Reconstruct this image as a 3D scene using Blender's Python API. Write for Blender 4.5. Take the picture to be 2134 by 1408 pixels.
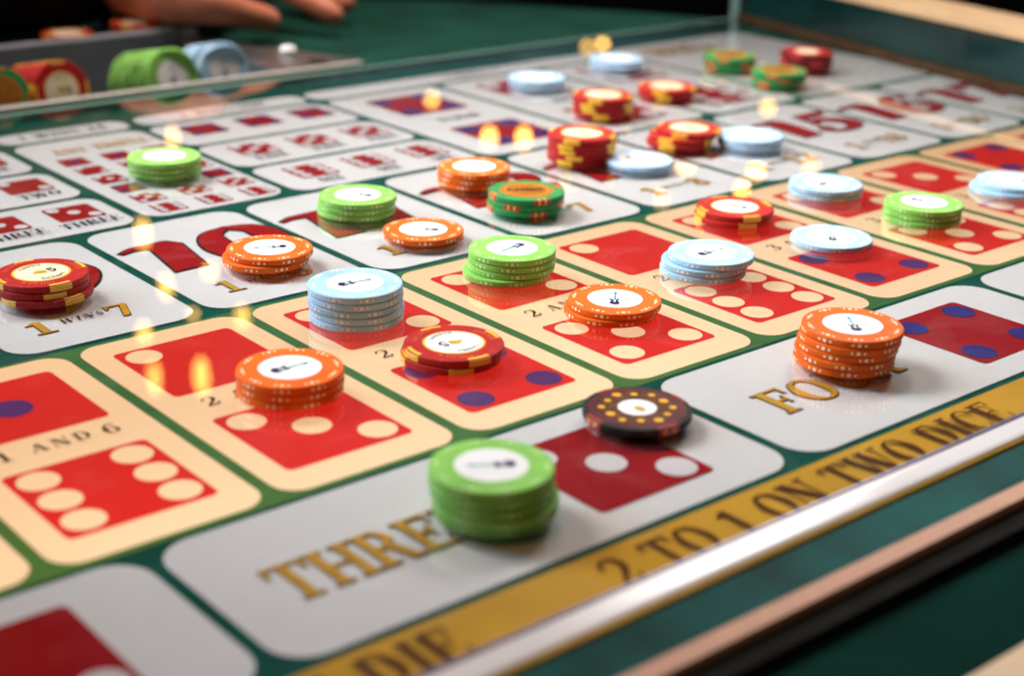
import bpy, bmesh, math, random
from mathutils import Vector, Matrix

random.seed(7)
sc = bpy.context.scene
for o in list(bpy.data.objects):
    bpy.data.objects.remove(o)
col = sc.collection
PI = math.pi

# ------------------------------------------------------------------ camera
U = 0.078                      # one betting-square pitch of the layout, in metres
PW, PH, FPX = 2134.0, 1408.0, 3209.257
ROT = (1.85623272, -0.659452596, 0.480530342)          # world -> camera (x right, y down, z forward)
CAM = Vector((-2.12494415, -5.79277826, 2.92441112))   # in layout units
_ax = Vector(ROT)
RM = Matrix.Rotation(_ax.length, 3, _ax.normalized())
cd = bpy.data.cameras.new('camera')
cam = bpy.data.objects.new('camera', cd)
col.objects.link(cam)
cd.sensor_width = 36.0
cd.lens = FPX / PW * 36.0
cd.clip_start = 0.01
cd.clip_end = 60.0
m = Matrix((RM[0], -RM[1], -RM[2])).transposed().to_4x4()
m.translation = CAM * U
cam.matrix_world = m
cd.dof.use_dof = True
cd.dof.focus_distance = 8.45 * U
cd.dof.aperture_fstop = 6.4
sc.camera = cam


def ray(px, py):
    return RM.transposed() @ Vector(((px - PW / 2) / FPX, (py - PH / 2) / FPX, 1.0))


def bp(px, py, z=0.0):
    """photo pixel -> point on the horizontal plane at height z (layout units)"""
    d = ray(px, py)
    return CAM + d * ((z - CAM.z) / d.z)


# ------------------------------------------------------------------ world, lights, exposure
w = bpy.data.worlds.new('World')
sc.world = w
w.use_nodes = True
# dim hall out of view; warm and cool blotches added to vary glass reflections
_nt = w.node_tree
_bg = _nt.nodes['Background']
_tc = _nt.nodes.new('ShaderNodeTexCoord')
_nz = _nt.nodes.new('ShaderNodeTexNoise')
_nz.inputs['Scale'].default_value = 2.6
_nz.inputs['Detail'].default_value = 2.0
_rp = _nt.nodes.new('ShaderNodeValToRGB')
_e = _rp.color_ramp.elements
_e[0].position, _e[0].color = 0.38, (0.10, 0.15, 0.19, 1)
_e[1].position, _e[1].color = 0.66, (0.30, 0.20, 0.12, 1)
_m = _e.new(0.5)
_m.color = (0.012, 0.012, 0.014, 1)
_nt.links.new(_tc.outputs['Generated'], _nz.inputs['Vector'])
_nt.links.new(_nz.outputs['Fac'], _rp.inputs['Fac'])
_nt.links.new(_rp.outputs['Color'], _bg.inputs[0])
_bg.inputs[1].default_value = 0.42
sc.view_settings.view_transform = 'Standard'
sc.view_settings.look = 'None'
sc.view_settings.exposure = 0.0
sc.view_settings.gamma = 1.0
sc.view_settings.use_curve_mapping = False
sc.render.engine = 'CYCLES'
sc.cycles.use_denoising = True
sc.cycles.max_bounces = 10
sc.cycles.transparent_max_bounces = 16
sc.cycles.sample_clamp_indirect = 6.0
sc.cycles.caustics_reflective = False
sc.cycles.caustics_refractive = False


def area(name, loc, target, size, sizey, power, color, shape='RECTANGLE', spread=None):
    ld = bpy.data.lights.new(name, 'AREA')
    ld.shape = shape
    ld.size = size
    ld.size_y = sizey
    ld.energy = power
    ld.color = color
    if spread:
        ld.spread = spread
    lo = bpy.data.objects.new(name, ld)
    col.objects.link(lo)
    lo.location = Vector(loc) * U
    d = (Vector(target) - Vector(loc)).normalized()
    lo.rotation_euler = d.to_track_quat('-Z', 'Y').to_euler()
    return lo


area('ceiling_light', (-0.6, 8.6, 10.0), (6.4, 1.1, 0), 0.50, 0.42, 3.0, (1.0, 0.95, 0.90), spread=math.radians(62))
area('ceiling_light', (13.5, 3.6, 11.0), (4.6, 0.0, 0), 0.42, 0.42, 1.2, (1.0, 0.93, 0.89), spread=math.radians(68))
area('ceiling_light', (7.6, 6.6, 15.0), (7.6, 5.8, 0), 0.30, 0.30, 3.3, (1.0, 0.87, 0.79), spread=math.radians(78))
area('amber_fill', (-3.5, -3.0, 7.0), (0.6, -1.8, 0), 0.20, 0.20, 0.62, (1.0, 0.40, 0.14))  # added unseen fill that warms the near-left corner
area('cool_light', (-9.5, 16, 9.0), (2.4, 3.6, 0), 0.7, 0.6, 2.0, (0.50, 0.78, 1.0), spread=math.radians(42))

GLASS = 0.05          # height of the glass top above the printed layout
AMBER = (1.0, 0.52, 0.10)
# warm lamps hanging beyond the dealer: where their blurred mirror images lie on the glass (photo pixels), image size, brightness
lamp_px = [(322, 788, 44, 88, 1.0), (420, 784, 50, 100, 1.2), (298, 486, 44, 84, .8), (438, 566, 46, 48, .9),
           (346, 597, 44, 70, .9), (300, 692, 46, 64, .8), (505, 660, 46, 70, .7),
           (1020, 287, 44, 58, 1.3), (1091, 287, 44, 58, 1.3), (900, 209, 42, 44, .6),
           (1256, 92, 36, 36, .6), (1224, 98, 40, 34, .35), (1642, 82, 44, 44, .7), (1428, 345, 50, 50, .8),
           (1576, 357, 46, 50, 1.0), (1546, 396, 40, 52, 1.0), (1600, 225, 44, 44, .5), (360, 287, 36, 60, .6),
           (1690, 345, 50, 50, .4), (1379, 415, 36, 60, .35), (402, 655, 36, 40, .5), (1480, 160, 44, 40, .35),
           (470, 180, 40, 60, .25)]
for (px, py, bw, bh, k) in lamp_px:
    P = bp(px, py, GLASS)
    d = ray(px, py).normalized()
    d.z = -d.z
    L = P + d * 38.0
    dm = ((P - CAM).length + 38.0) * U
    sw, sh = max(bw - 24, 14), max(bh - 24, 14)
    lum = 3.0 * k * (bw * bh) / (sw * sh)
    sw, sh = sw / FPX * dm, sh / FPX * dm
    area('amber_lamp', L, P, sw, sh, lum * PI * PI / 4 * sw * sh, AMBER, 'ELLIPSE')


# ------------------------------------------------------------------ materials
MATS = {}


def nodes_of(name):
    mt = bpy.data.materials.new(name)
    mt.use_nodes = True
    nt = mt.node_tree
    return mt, nt, nt.nodes['Principled BSDF']


def mat(name, base, rough=0.5, spec=0.5, metal=0.0, var=0.08, scale=60.0, bump=0.0, bscale=900.0, emit=None, estr=0.0, evar=0.0,
        coat=0.0, sheen=0.0, emit2=None):
    if name in MATS:
        return MATS[name]
    mt, nt, b = nodes_of(name)
    L = nt.links
    tc = nt.nodes.new('ShaderNodeTexCoord')
    nz = nt.nodes.new('ShaderNodeTexNoise')
    nz.inputs['Scale'].default_value = scale
    nz.inputs['Detail'].default_value = 6
    L.new(tc.outputs['Object'], nz.inputs['Vector'])
    rp = nt.nodes.new('ShaderNodeValToRGB')
    rp.color_ramp.elements[0].position = 0.3
    rp.color_ramp.elements[1].position = 0.7
    rp.color_ramp.elements[0].color = tuple(c * (1 - var) for c in base) + (1,)
    rp.color_ramp.elements[1].color = tuple(min(1, c * (1 + var)) for c in base) + (1,)
    L.new(nz.outputs['Fac'], rp.inputs['Fac'])
    L.new(rp.outputs['Color'], b.inputs['Base Color'])
    # uneven polish
    mr = nt.nodes.new('ShaderNodeMapRange')
    mr.inputs['To Min'].default_value = max(0.02, rough - 0.08)
    mr.inputs['To Max'].default_value = min(1, rough + 0.10)
    L.new(nz.outputs['Fac'], mr.inputs['Value'])
    L.new(mr.outputs['Result'], b.inputs['Roughness'])
    b.inputs['Specular IOR Level'].default_value = spec
    b.inputs['Metallic'].default_value = metal
    b.inputs['Coat Weight'].default_value = coat
    if sheen:
        b.inputs['Sheen Weight'].default_value = sheen
        b.inputs['Sheen Roughness'].default_value = 0.4
    if bump:
        n2 = nt.nodes.new('ShaderNodeTexNoise')
        n2.inputs['Scale'].default_value = bscale
        n2.inputs['Detail'].default_value = 3
        L.new(tc.outputs['Object'], n2.inputs['Vector'])
        bu = nt.nodes.new('ShaderNodeBump')
        bu.inputs['Strength'].default_value = bump
        bu.inputs['Distance'].default_value = 0.0004
        L.new(n2.outputs['Fac'], bu.inputs['Height'])
        L.new(bu.outputs['Normal'], b.inputs['Normal'])
    if emit:
        b.inputs['Emission Color'].default_value = tuple(emit) + (1,)
        b.inputs['Emission Strength'].default_value = estr
        if evar:
            # tubes behind the backlit print: uneven brightness across the light box
            g = nt.nodes.new('ShaderNodeNewGeometry')
            n3 = nt.nodes.new('ShaderNodeTexNoise')
            n3.inputs['Scale'].default_value = 6.0
            n3.inputs['Detail'].default_value = 1.0
            L.new(g.outputs['Position'], n3.inputs['Vector'])
            m2 = nt.nodes.new('ShaderNodeMapRange')
            m2.inputs['From Min'].default_value = 0.3
            m2.inputs['From Max'].default_value = 0.7
            m2.inputs['To Min'].default_value = estr * (1 - evar)
            m2.inputs['To Max'].default_value = estr * (1 + evar)
            L.new(n3.outputs['Fac'], m2.inputs['Value'])
            L.new(m2.outputs['Result'], b.inputs['Emission Strength'])
            if emit2:
                n4 = nt.nodes.new('ShaderNodeTexNoise')
                n4.inputs['Scale'].default_value = 3.2
                n4.inputs['Detail'].default_value = 0.5
                L.new(g.outputs['Position'], n4.inputs['Vector'])
                r4 = nt.nodes.new('ShaderNodeValToRGB')
                r4.color_ramp.elements[0].position = 0.30
                r4.color_ramp.elements[1].position = 0.72
                r4.color_ramp.elements[0].color = tuple(emit2) + (1,)
                r4.color_ramp.elements[1].color = tuple(emit) + (1,)
                # light box: tubes sit mid-table, so both ends glow dimmer and more orange
                sx_ = nt.nodes.new('ShaderNodeSeparateXYZ')
                L.new(g.outputs['Position'], sx_.inputs[0])
                d1 = nt.nodes.new('ShaderNodeMath')
                d1.operation = 'SUBTRACT'
                d1.inputs[1].default_value = 2.9 * U
                L.new(sx_.outputs['X'], d1.inputs[0])
                d2 = nt.nodes.new('ShaderNodeMath')
                d2.operation = 'ABSOLUTE'
                L.new(d1.outputs[0], d2.inputs[0])
                d3 = nt.nodes.new('ShaderNodeMapRange')
                d3.inputs['From Min'].default_value = 0.5 * U
                d3.inputs['From Max'].default_value = 4.6 * U
                d3.inputs['To Min'].default_value = 0.22
                d3.inputs['To Max'].default_value = -0.16
                L.new(d2.outputs[0], d3.inputs['Value'])
                d4 = nt.nodes.new('ShaderNodeMath')
                d4.operation = 'ADD'
                L.new(n4.outputs['Fac'], d4.inputs[0])
                L.new(d3.outputs['Result'], d4.inputs[1])
                L.new(d4.outputs[0], r4.inputs['Fac'])
                L.new(r4.outputs['Color'], b.inputs['Emission Color'])
    MATS[name] = mt
    return mt


GREEN = mat('green_print', (0.009, 0.090, 0.062), 0.5, 0.0, var=0.18, scale=45)
GREEN_LIT = mat('green_print_backlit', (0.02, 0.10, 0.045), 0.5, 0.0, var=0.2, emit=(0.42, 0.60, 0.05), estr=0.17, evar=0.3)
WHITE = mat('white_print', (0.76, 0.755, 0.75), 0.5, 0.0, var=0.025, scale=25)
RED = mat('red_print', (0.36, 0.012, 0.014), 0.5, 0.0, var=0.06)
BLUE = mat('blue_print', (0.045, 0.035, 0.20), 0.5, 0.0, var=0.06)
PIPW = mat('pip_white_print', (0.74, 0.70, 0.70), 0.5, 0.0, var=0.03)
CREAM_LIT = mat('cream_print_backlit', (0.42, 0.29, 0.18), 0.5, 0.0, var=0.03, emit=(1.0, 0.71, 0.41), estr=0.92, evar=0.12, emit2=(0.95, 0.47, 0.19))
RED_LIT = mat('red_print_backlit', (0.34, 0.018, 0.014), 0.5, 0.0, var=0.04, emit=(1.0, 0.030, 0.020), estr=0.62, evar=0.14)
BLUE_LIT = mat('blue_print_backlit', (0.05, 0.03, 0.10), 0.5, 0.0, var=0.04, emit=(0.55, 0.10, 0.48), estr=0.17, evar=0.1)
NUMRED = mat('numeral_red', (0.38, 0.012, 0.012), 0.5, 0.0, var=0.05)
INK = mat('dark_ink', (0.035, 0.020, 0.018), 0.5, 0.0)
INKB = mat('black_ink', (0.012, 0.012, 0.015), 0.5, 0.0)
INK_BAND = mat('band_brown_ink', (0.12, 0.040, 0.010), 0.5, 0.0)
INK_LIT = mat('brown_ink', (0.10, 0.040, 0.020), 0.5, 0.0)
GOLD = mat('gold_print', (0.62, 0.34, 0.035), 0.45, 0.0, var=0.15, scale=120)
GOLDBAND = mat('gold_band_print', (0.66, 0.36, 0.035), 0.42, 0.0, var=0.10, scale=30)
FELT = mat('green_felt', (0.005, 0.042, 0.029), 0.9, 0.05, var=0.30, scale=22, bump=0.6, bscale=2500, sheen=0.06)
APRON = mat('green_leather', (0.003, 0.028, 0.022), 0.75, 0.02, var=0.35, scale=18, bump=0.4, bscale=700)
LACQUER = mat('green_lacquer', (0.005, 0.062, 0.055), 0.5, 0.06, var=0.5, scale=24)
PEACH = mat('peach_edge_light', (0.52, 0.29, 0.20), 0.55, 0.2, var=0.08, scale=80)  # peach colour stands in for light caught along the polished edge
BLACKR = mat('black_rubber', (0.012, 0.011, 0.010), 0.8, 0.06, var=0.4, bump=0.8, bscale=1200)
BEIGE = mat('beige_wood', (0.60, 0.40, 0.22), 0.45, var=0.10, scale=40)
METAL = mat('brushed_steel', (0.50, 0.51, 0.54), 0.30, metal=1.0, var=0.10, scale=150)
GREYP = mat('grey_tray', (0.13, 0.145, 0.17), 0.45, var=0.12, scale=40)
SHINE_WHITE = mat('polished_trim', (0.90, 0.90, 0.93), 0.14, metal=0.0, var=0.03, scale=20)  # white base colour stands in for reflected ceiling light
GOLDM = mat('gold_trim', (0.70, 0.42, 0.06), 0.30, metal=0.6, var=0.06)
PANELM = mat('dark_green_panel', (0.006, 0.035, 0.034), 0.12, 0.6, var=0.4, scale=12)
BLACK = mat('black_cloth', (0.006, 0.005, 0.005), 0.95, 0.1, var=0.3, bump=0.5, bscale=1800)
DARKF = mat('dark_carpet', (0.012, 0.008, 0.008), 0.95, 0.1, var=0.5, scale=8)
SKIN = mat('skin', (0.62, 0.21, 0.12), 0.5, 0.35, var=0.22, scale=38, bump=0.25, bscale=900)
SKIN.node_tree.nodes['Principled BSDF'].inputs['Subsurface Weight'].default_value = 0.25
SKIN.node_tree.nodes['Principled BSDF'].inputs['Subsurface Scale'].default_value = 0.006
NAIL = mat('nail', (0.66, 0.33, 0.25), 0.25, 0.5, var=0.03)
EDGEGL = mat('glass_edge_green', (0.16, 0.30, 0.25), 0.15, 0.6, var=0.1, scale=20)
ACRYL = mat('acrylic_edge', (0.22, 0.34, 0.33), 0.15, 0.6, var=0.1, scale=20)


def glass_mat():
    """thin clear sheet: transparent, with a mirror layer that grows at grazing angles"""
    mt = bpy.data.materials.new('clear_glass')
    mt.use_nodes = True
    nt = mt.node_tree
    nt.nodes.clear()
    out = nt.nodes.new('ShaderNodeOutputMaterial')
    tr = nt.nodes.new('ShaderNodeBsdfTransparent')
    tr.inputs[0].default_value = (0.975, 0.98, 0.985, 1)
    gl = nt.nodes.new('ShaderNodeBsdfGlossy')
    gl.inputs['Roughness'].default_value = 0.02
    lw = nt.nodes.new('ShaderNodeLayerWeight')
    lw.inputs['Blend'].default_value = 0.5
    pw = nt.nodes.new('ShaderNodeMath')
    pw.operation = 'POWER'
    pw.inputs[1].default_value = 5.0
    ml = nt.nodes.new('ShaderNodeMath')
    ml.operation = 'MULTIPLY_ADD'
    ml.inputs[1].default_value = 1.6
    ml.inputs[2].default_value = 0.13
    ml.use_clamp = True
    mx = nt.nodes.new('ShaderNodeMixShader')
    L = nt.links
    L.new(lw.outputs['Facing'], pw.inputs[0])
    L.new(pw.outputs[0], ml.inputs[0])
    L.new(ml.outputs[0], mx.inputs[0])
    L.new(tr.outputs[0], mx.inputs[1])
    L.new(gl.outputs[0], mx.inputs[2])
    df = nt.nodes.new('ShaderNodeBsdfDiffuse')
    df.inputs[0].default_value = (0.7, 0.7, 0.68, 1)
    md = nt.nodes.new('ShaderNodeMixShader')
    L.new(mx.outputs[0], md.inputs[1])
    L.new(df.outputs[0], md.inputs[2])
    L.new(md.outputs[0], out.inputs[0])
    tcd = nt.nodes.new('ShaderNodeTexCoord')
    vo = nt.nodes.new('ShaderNodeTexVoronoi')
    vo.inputs['Scale'].default_value = 230
    sp = nt.nodes.new('ShaderNodeMapRange')
    sp.inputs['From Min'].default_value = 0.10
    sp.inputs['From Max'].default_value = 0.02
    sp.inputs['To Max'].default_value = 0.30
    ns = nt.nodes.new('ShaderNodeTexNoise')
    ns.inputs['Scale'].default_value = 34
    ns.inputs['Detail'].default_value = 7
    ns.inputs['Distortion'].default_value = 1.2
    sm = nt.nodes.new('ShaderNodeMapRange')
    sm.inputs['From Min'].default_value = 0.50
    sm.inputs['From Max'].default_value = 0.78
    sm.inputs['To Max'].default_value = 0.03
    gt = nt.nodes.new('ShaderNodeMapRange')
    gt.inputs['From Min'].default_value = 0.52
    gt.inputs['From Max'].default_value = 0.60
    mu = nt.nodes.new('ShaderNodeMath')
    mu.operation = 'MULTIPLY_ADD'
    L.new(tcd.outputs['Object'], vo.inputs['Vector'])
    L.new(tcd.outputs['Object'], ns.inputs['Vector'])
    L.new(vo.outputs['Distance'], sp.inputs['Value'])
    L.new(ns.outputs['Fac'], sm.inputs['Value'])
    L.new(ns.outputs['Fac'], gt.inputs['Value'])
    L.new(sp.outputs['Result'], mu.inputs[0])
    L.new(gt.outputs['Result'], mu.inputs[1])
    L.new(sm.outputs['Result'], mu.inputs[2])
    L.new(mu.outputs[0], md.inputs[0])
    # smears and dust film left by hands and chips
    tc = nt.nodes.new('ShaderNodeTexCoord')
    nz = nt.nodes.new('ShaderNodeTexNoise')
    nz.inputs['Scale'].default_value = 28
    nz.inputs['Detail'].default_value = 8
    mr = nt.nodes.new('ShaderNodeMapRange')
    mr.inputs['From Min'].default_value = 0.42
    mr.inputs['From Max'].default_value = 0.75
    mr.inputs['To Min'].default_value = 0.012
    mr.inputs['To Max'].default_value = 0.05
    L.new(tc.outputs['Object'], nz.inputs['Vector'])
    L.new(nz.outputs['Fac'], mr.inputs['Value'])
    L.new(mr.outputs['Result'], gl.inputs['Roughness'])
    return mt


GLASSM = glass_mat()


# ------------------------------------------------------------------ mesh helpers
class MB:
    """collects polygons (layout units) into one mesh"""

    def __init__(self):
        self.v, self.f, self.m = [], [], []
        self.step = 0.0

    def poly(self, pts, z=None, mi=0):
        n = len(self.v)
        for p in pts:
            self.v.append((p[0], p[1], (p[2] if z is None else z)))
        self.f.append(tuple(range(n, n + len(pts))))
        self.m.append(mi)

    def flat(self, pts, z, mi=0):
        a = sum(pts[i][0] * pts[(i + 1) % len(pts)][1] - pts[(i + 1) % len(pts)][0] * pts[i][1] for i in range(len(pts)))
        if a < 0:
            pts = pts[::-1]
        self.poly(pts, z, mi)

    def strip(self, outer, inner, z, mi=0, closed=False):
        n = len(outer)
        for i in range(n if closed else n - 1):
            j = (i + 1) % n
            self.flat([outer[i], outer[j], inner[j], inner[i]], z, mi)

    def disc(self, x, y, r, z, mi=0, n=28, ry=None):
        ry = ry or r
        self.flat([(x + r * math.cos(2 * PI * i / n), y + ry * math.sin(2 * PI * i / n)) for i in range(n)], z, mi)

    def box(self, x0, x1, y0, y1, z0, z1, mi=0):
        c = [(x, y, z) for z in (z0, z1) for y in (y0, y1) for x in (x0, x1)]
        for q in ((0, 2, 3, 1), (4, 5, 7, 6), (0, 1, 5, 4), (2, 6, 7, 3), (0, 4, 6, 2), (1, 3, 7, 5)):
            self.poly([c[i] for i in q], None, mi)

    def mesh(self, name, mats, smooth=False):
        me = bpy.data.meshes.new(name)
        me.from_pydata([(a * U, b * U, c * U) for a, b, c in self.v], [], self.f)
        for mt in mats:
            me.materials.append(mt)
        me.polygons.foreach_set('material_index', self.m)
        if smooth:
            me.polygons.foreach_set('use_smooth', [True] * len(self.f))
        me.update()
        return me

    def build(self, name, mats, parent=None, smooth=False, loc=(0, 0, 0)):
        return link(name, self.mesh(name, mats if isinstance(mats, (list, tuple)) else [mats], smooth), parent, loc)


def link(name, me, parent=None, loc=(0, 0, 0)):
    o = bpy.data.objects.new(name, me)
    col.objects.link(o)
    o.parent = parent
    o.location = Vector(loc) * U
    return o


def thing(name, label, cat, loc=(0, 0, 0), group=None, kind=None):
    o = bpy.data.objects.new(name, None)
    col.objects.link(o)
    o.empty_display_size = 0.01
    o.location = Vector(loc) * U
    tag(o, label, cat, group, kind)
    return o


def tag(o, label=None, cat=None, group=None, kind=None):
    if label:
        o['label'] = label
    if cat:
        o['category'] = cat
    if group:
        o['group'] = group
    if kind:
        o['kind'] = kind
    return o


def rrect(x0, x1, y0, y1, r, n=7):
    pts = []
    for cx, cy, a0 in ((x1 - r, y1 - r, 0), (x0 + r, y1 - r, 90), (x0 + r, y0 + r, 180), (x1 - r, y0 + r, 270)):
        for i in range(n):
            a = math.radians(a0 + 90 * i / (n - 1))
            pts.append((cx + r * math.cos(a), cy + r * math.sin(a)))
    return pts


def bevel(o, width, seg=3):
    md = o.modifiers.new('bevel', 'BEVEL')
    md.width = width * U
    md.segments = seg
    md.limit_method = 'ANGLE'
    return o


# ------------------------------------------------------------------ serif lettering, drawn as strokes
def catmull(pts, n=7):
    out = []
    P = [pts[0]] + list(pts) + [pts[-1]]
    for i in range(1, len(P) - 2):
        p0, p1, p2, p3 = P[i - 1], P[i], P[i + 1], P[i + 2]
        for k in range(n):
            t = k / n
            out.append(tuple(0.5 * ((2 * b) + (-a + c) * t + (2 * a - 5 * b + 4 * c - d) * t * t + (-a + 3 * b - 3 * c + d) * t ** 3)
                             for a, b, c, d in zip(p0, p1, p2, p3)))
    out.append(tuple(pts[-1]))
    return out


T_, H_ = 0.20, 0.065            # thick and thin stroke of the letters


def st(x, y0=0.0, y1=1.0, t=T_):
    return ('q', [(x, y0), (x + t, y0), (x + t, y1), (x, y1)])


def hb(x0, x1, y, h=H_):
    return ('q', [(x0, y), (x1, y), (x1, y + h), (x0, y + h)])


def cv(*pw):
    return ('c', pw)


def dg(x0, y0, x1, y1, t):
    return ('q', [(x0, y0), (x0 + t, y0), (x1 + t, y1), (x1, y1)])


def tri(*p):
    return ('q', list(p))


GL = {
    'I': (0.42, [st(.11), hb(.02, .40, 0), hb(.02, .40, 1 - H_)]),
    'T': (0.86, [st(.33), hb(.02, .84, 1 - H_), hb(.22, .64, 0), tri((.02, .72), (.07, .72), (.12, .95), (.02, .95)), tri((.79, .72), (.84, .72), (.84, .95), (.74, .95))]),
    'H': (0.98, [st(.10), st(.68), hb(.25, .72, .47), hb(.01, .39, 0), hb(.01, .39, 1 - H_), hb(.59, .97, 0), hb(.59, .97, 1 - H_)]),
    'E': (0.82, [st(.10), hb(.01, .76, 0), hb(.01, .72, 1 - H_), hb(.25, .56, .48), tri((.70, 0), (.78, 0), (.78, .27), (.73, .27)), tri((.66, 1), (.74, 1), (.74, .75), (.69, .75)), tri((.52, .38), (.57, .38), (.57, .66), (.52, .66))]),
    'F': (0.78, [st(.10), hb(.01, .39, 0), hb(.01, .72, 1 - H_), hb(.25, .54, .47), tri((.66, 1), (.74, 1), (.74, .72), (.69, .72)), tri((.50, .36), (.55, .36), (.55, .66), (.50, .66))]),
    'L': (0.78, [st(.10), hb(.01, .72, 0), hb(.01, .39, 1 - H_), tri((.66, 0), (.74, 0), (.74, .30), (.69, .30))]),
    'R': (0.94, [st(.10), hb(.01, .39, 0), hb(.01, .45, 1 - H_), cv((.30, .97, H_), (.52, .95, .10), (.66, .74, .2), (.52, .53, .10), (.30, .50, H_)), dg(.66, 0, .44, .5, .22), hb(.64, .93, 0)]),
    'P': (0.84, [st(.10), hb(.01, .39, 0), hb(.01, .45, 1 - H_), cv((.30, .97, H_), (.54, .95, .10), (.68, .73, .2), (.54, .50, .10), (.30, .46, H_))]),
    'B': (0.86, [st(.10), hb(.01, .45, 0), hb(.01, .45, 1 - H_), cv((.30, .97, H_), (.50, .95, .10), (.62, .76, .2), (.50, .56, .10), (.30, .52, H_)), cv((.30, .52, H_), (.54, .50, .10), (.68, .27, .21), (.54, .04, .10), (.30, .03, H_))]),
    'D': (0.94, [st(.10), hb(.01, .45, 0), hb(.01, .45, 1 - H_), cv((.30, .97, H_), (.58, .93, .10), (.76, .5, .22), (.58, .07, .10), (.30, .03, H_))]),
    'O': (0.96, [cv((.48, .98, .05), (.24, .86, .13), (.13, .5, .22), (.24, .14, .13), (.48, .02, .05), (.72, .14, .13), (.83, .5, .22), (.72, .86, .13), (.48, .98, .05))]),
    'C': (0.88, [cv((.78, .74, .05), (.66, .93, .07), (.46, .97, .06), (.23, .85, .14), (.13, .5, .22), (.23, .15, .14), (.46, .03, .06), (.68, .08, .06), (.80, .28, .04)), tri((.76, .66), (.81, .66), (.81, 1.0), (.76, .92))]),
    'G': (0.94, [cv((.78, .74, .05), (.66, .93, .07), (.46, .97, .06), (.23, .85, .14), (.13, .5, .22), (.23, .15, .14), (.46, .03, .06), (.70, .08, .07)), st(.66, .04, .42, .18), hb(.56, .92, .40)]),
    'U': (0.96, [st(.10, .3, 1), hb(.01, .39, 1 - H_), hb(.64, .95, 1 - H_), cv((.20, .34, .2), (.28, .12, .16), (.48, .02, .09), (.70, .12, .07), (.79, .36, .06), (.79, .98, .06))]),
    'A': (0.96, [dg(.10, 0, .44, 1, .06), dg(.66, 0, .40, 1, .22), hb(.24, .72, .32), hb(.0, .26, 0), hb(.58, .96, 0)]),
    'N': (1.0, [st(.13, 0, 1, .06), st(.80, 0, 1, .06), dg(.66, 0, .13, 1, .24), hb(.01, .30, 0), hb(.01, .26, 1 - H_), hb(.68, .98, 1 - H_)]),
    'W': (1.36, [dg(.34, 0, .08, 1, .21), dg(.42, 0, .66, 1, .06), dg(.86, 0, .58, 1, .21), dg(.96, 0, 1.22, 1, .06), hb(.0, .38, 1 - H_), hb(.50, .86, 1 - H_), hb(1.06, 1.36, 1 - H_)]),
    'S': (0.74, [cv((.62, .74, .05), (.54, .92, .06), (.36, .97, .07), (.18, .84, .12), (.20, .64, .18), (.40, .50, .22), (.58, .34, .18), (.56, .13, .12), (.36, .03, .07), (.16, .08, .06), (.08, .28, .05))]),
    'Y': (0.92, [dg(.36, .45, .06, 1, .22), dg(.50, .45, .74, 1, .06), st(.36, 0, .48), hb(.26, .66, 0), hb(.0, .36, 1 - H_), hb(.62, .92, 1 - H_)]),
    '1': (0.62, [st(.22, 0, .97, .21), hb(.06, .60, 0), cv((.02, .80, .04), (.14, .84, .08), (.30, .96, .07))]),
    '2': (0.80, [cv((.12, .70, .13), (.20, .90, .09), (.42, .97, .07), (.62, .82, .16), (.60, .60, .18), (.38, .34, .13), (.10, .07, .09)), tri((.06, 0), (.66, 0), (.74, .30), (.68, .30), (.60, .14), (.10, .12))]),
    '3': (0.76, [cv((.12, .78, .12), (.24, .94, .08), (.44, .95, .08), (.58, .78, .17), (.46, .58, .10), (.30, .54, .06)), cv((.30, .54, .06), (.52, .48, .11), (.62, .27, .19), (.46, .05, .10), (.24, .04, .08), (.09, .20, .12))]),
    '4': (0.82, [st(.46, 0, 1, .18), hb(.04, .80, .26, .09), dg(.04, .30, .50, 1, .09), hb(.36, .76, 0)]),
    '5': (0.76, [tri((.16, .86), (.64, .86), (.68, 1.0), (.16, 1.0)), st(.14, .46, 1, .06), cv((.14, .50, .06), (.36, .62, .09), (.58, .48, .16), (.62, .28, .20), (.46, .05, .10), (.24, .03, .08), (.09, .18, .13))]),
    '6': (0.80, [cv((.66, .84, .12), (.48, .97, .07), (.24, .80, .13), (.15, .44, .2), (.22, .14, .13), (.42, .03, .06), (.60, .14, .13), (.66, .32, .18), (.56, .54, .11), (.40, .60, .06), (.24, .48, .07))]),
    '7': (0.76, [tri((.06, .86), (.72, .90), (.72, 1.0), (.10, 1.0)), tri((.06, .70), (.11, .70), (.16, 1), (.08, 1)), dg(.26, 0, .56, .92, .2)]),
    '8': (0.78, [cv((.38, .97, .06), (.20, .90, .11), (.17, .74, .15), (.38, .54, .15), (.60, .36, .16), (.60, .14, .13), (.38, .03, .06), (.18, .12, .14), (.15, .30, .15), (.38, .52, .12), (.58, .70, .13), (.56, .90, .10), (.38, .97, .06))]),
    '9': (0.80, [cv((.14, .16, .12), (.32, .03, .07), (.56, .20, .13), (.65, .56, .2), (.58, .86, .13), (.38, .97, .06), (.20, .86, .13), (.14, .68, .18), (.24, .46, .11), (.40, .40, .06), (.56, .52, .07))]),
    '0': (0.84, [cv((.42, .98, .05), (.22, .86, .12), (.13, .5, .21), (.22, .14, .12), (.42, .02, .05), (.62, .14, .12), (.71, .5, .21), (.62, .86, .12), (.42, .98, .05))]),
    'X': (0.92, [dg(.62, 0, .06, 1, .22), dg(.10, 0, .72, 1, .06), hb(.0, .30, 0), hb(.54, .92, 0), hb(.0, .36, 1 - H_), hb(.60, .90, 1 - H_)]),
    'V': (0.92, [dg(.38, 0, .06, 1, .22), dg(.46, 0, .74, 1, .06), hb(.0, .36, 1 - H_), hb(.62, .92, 1 - H_)]),
    ' ': (0.46, []),
}
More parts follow.
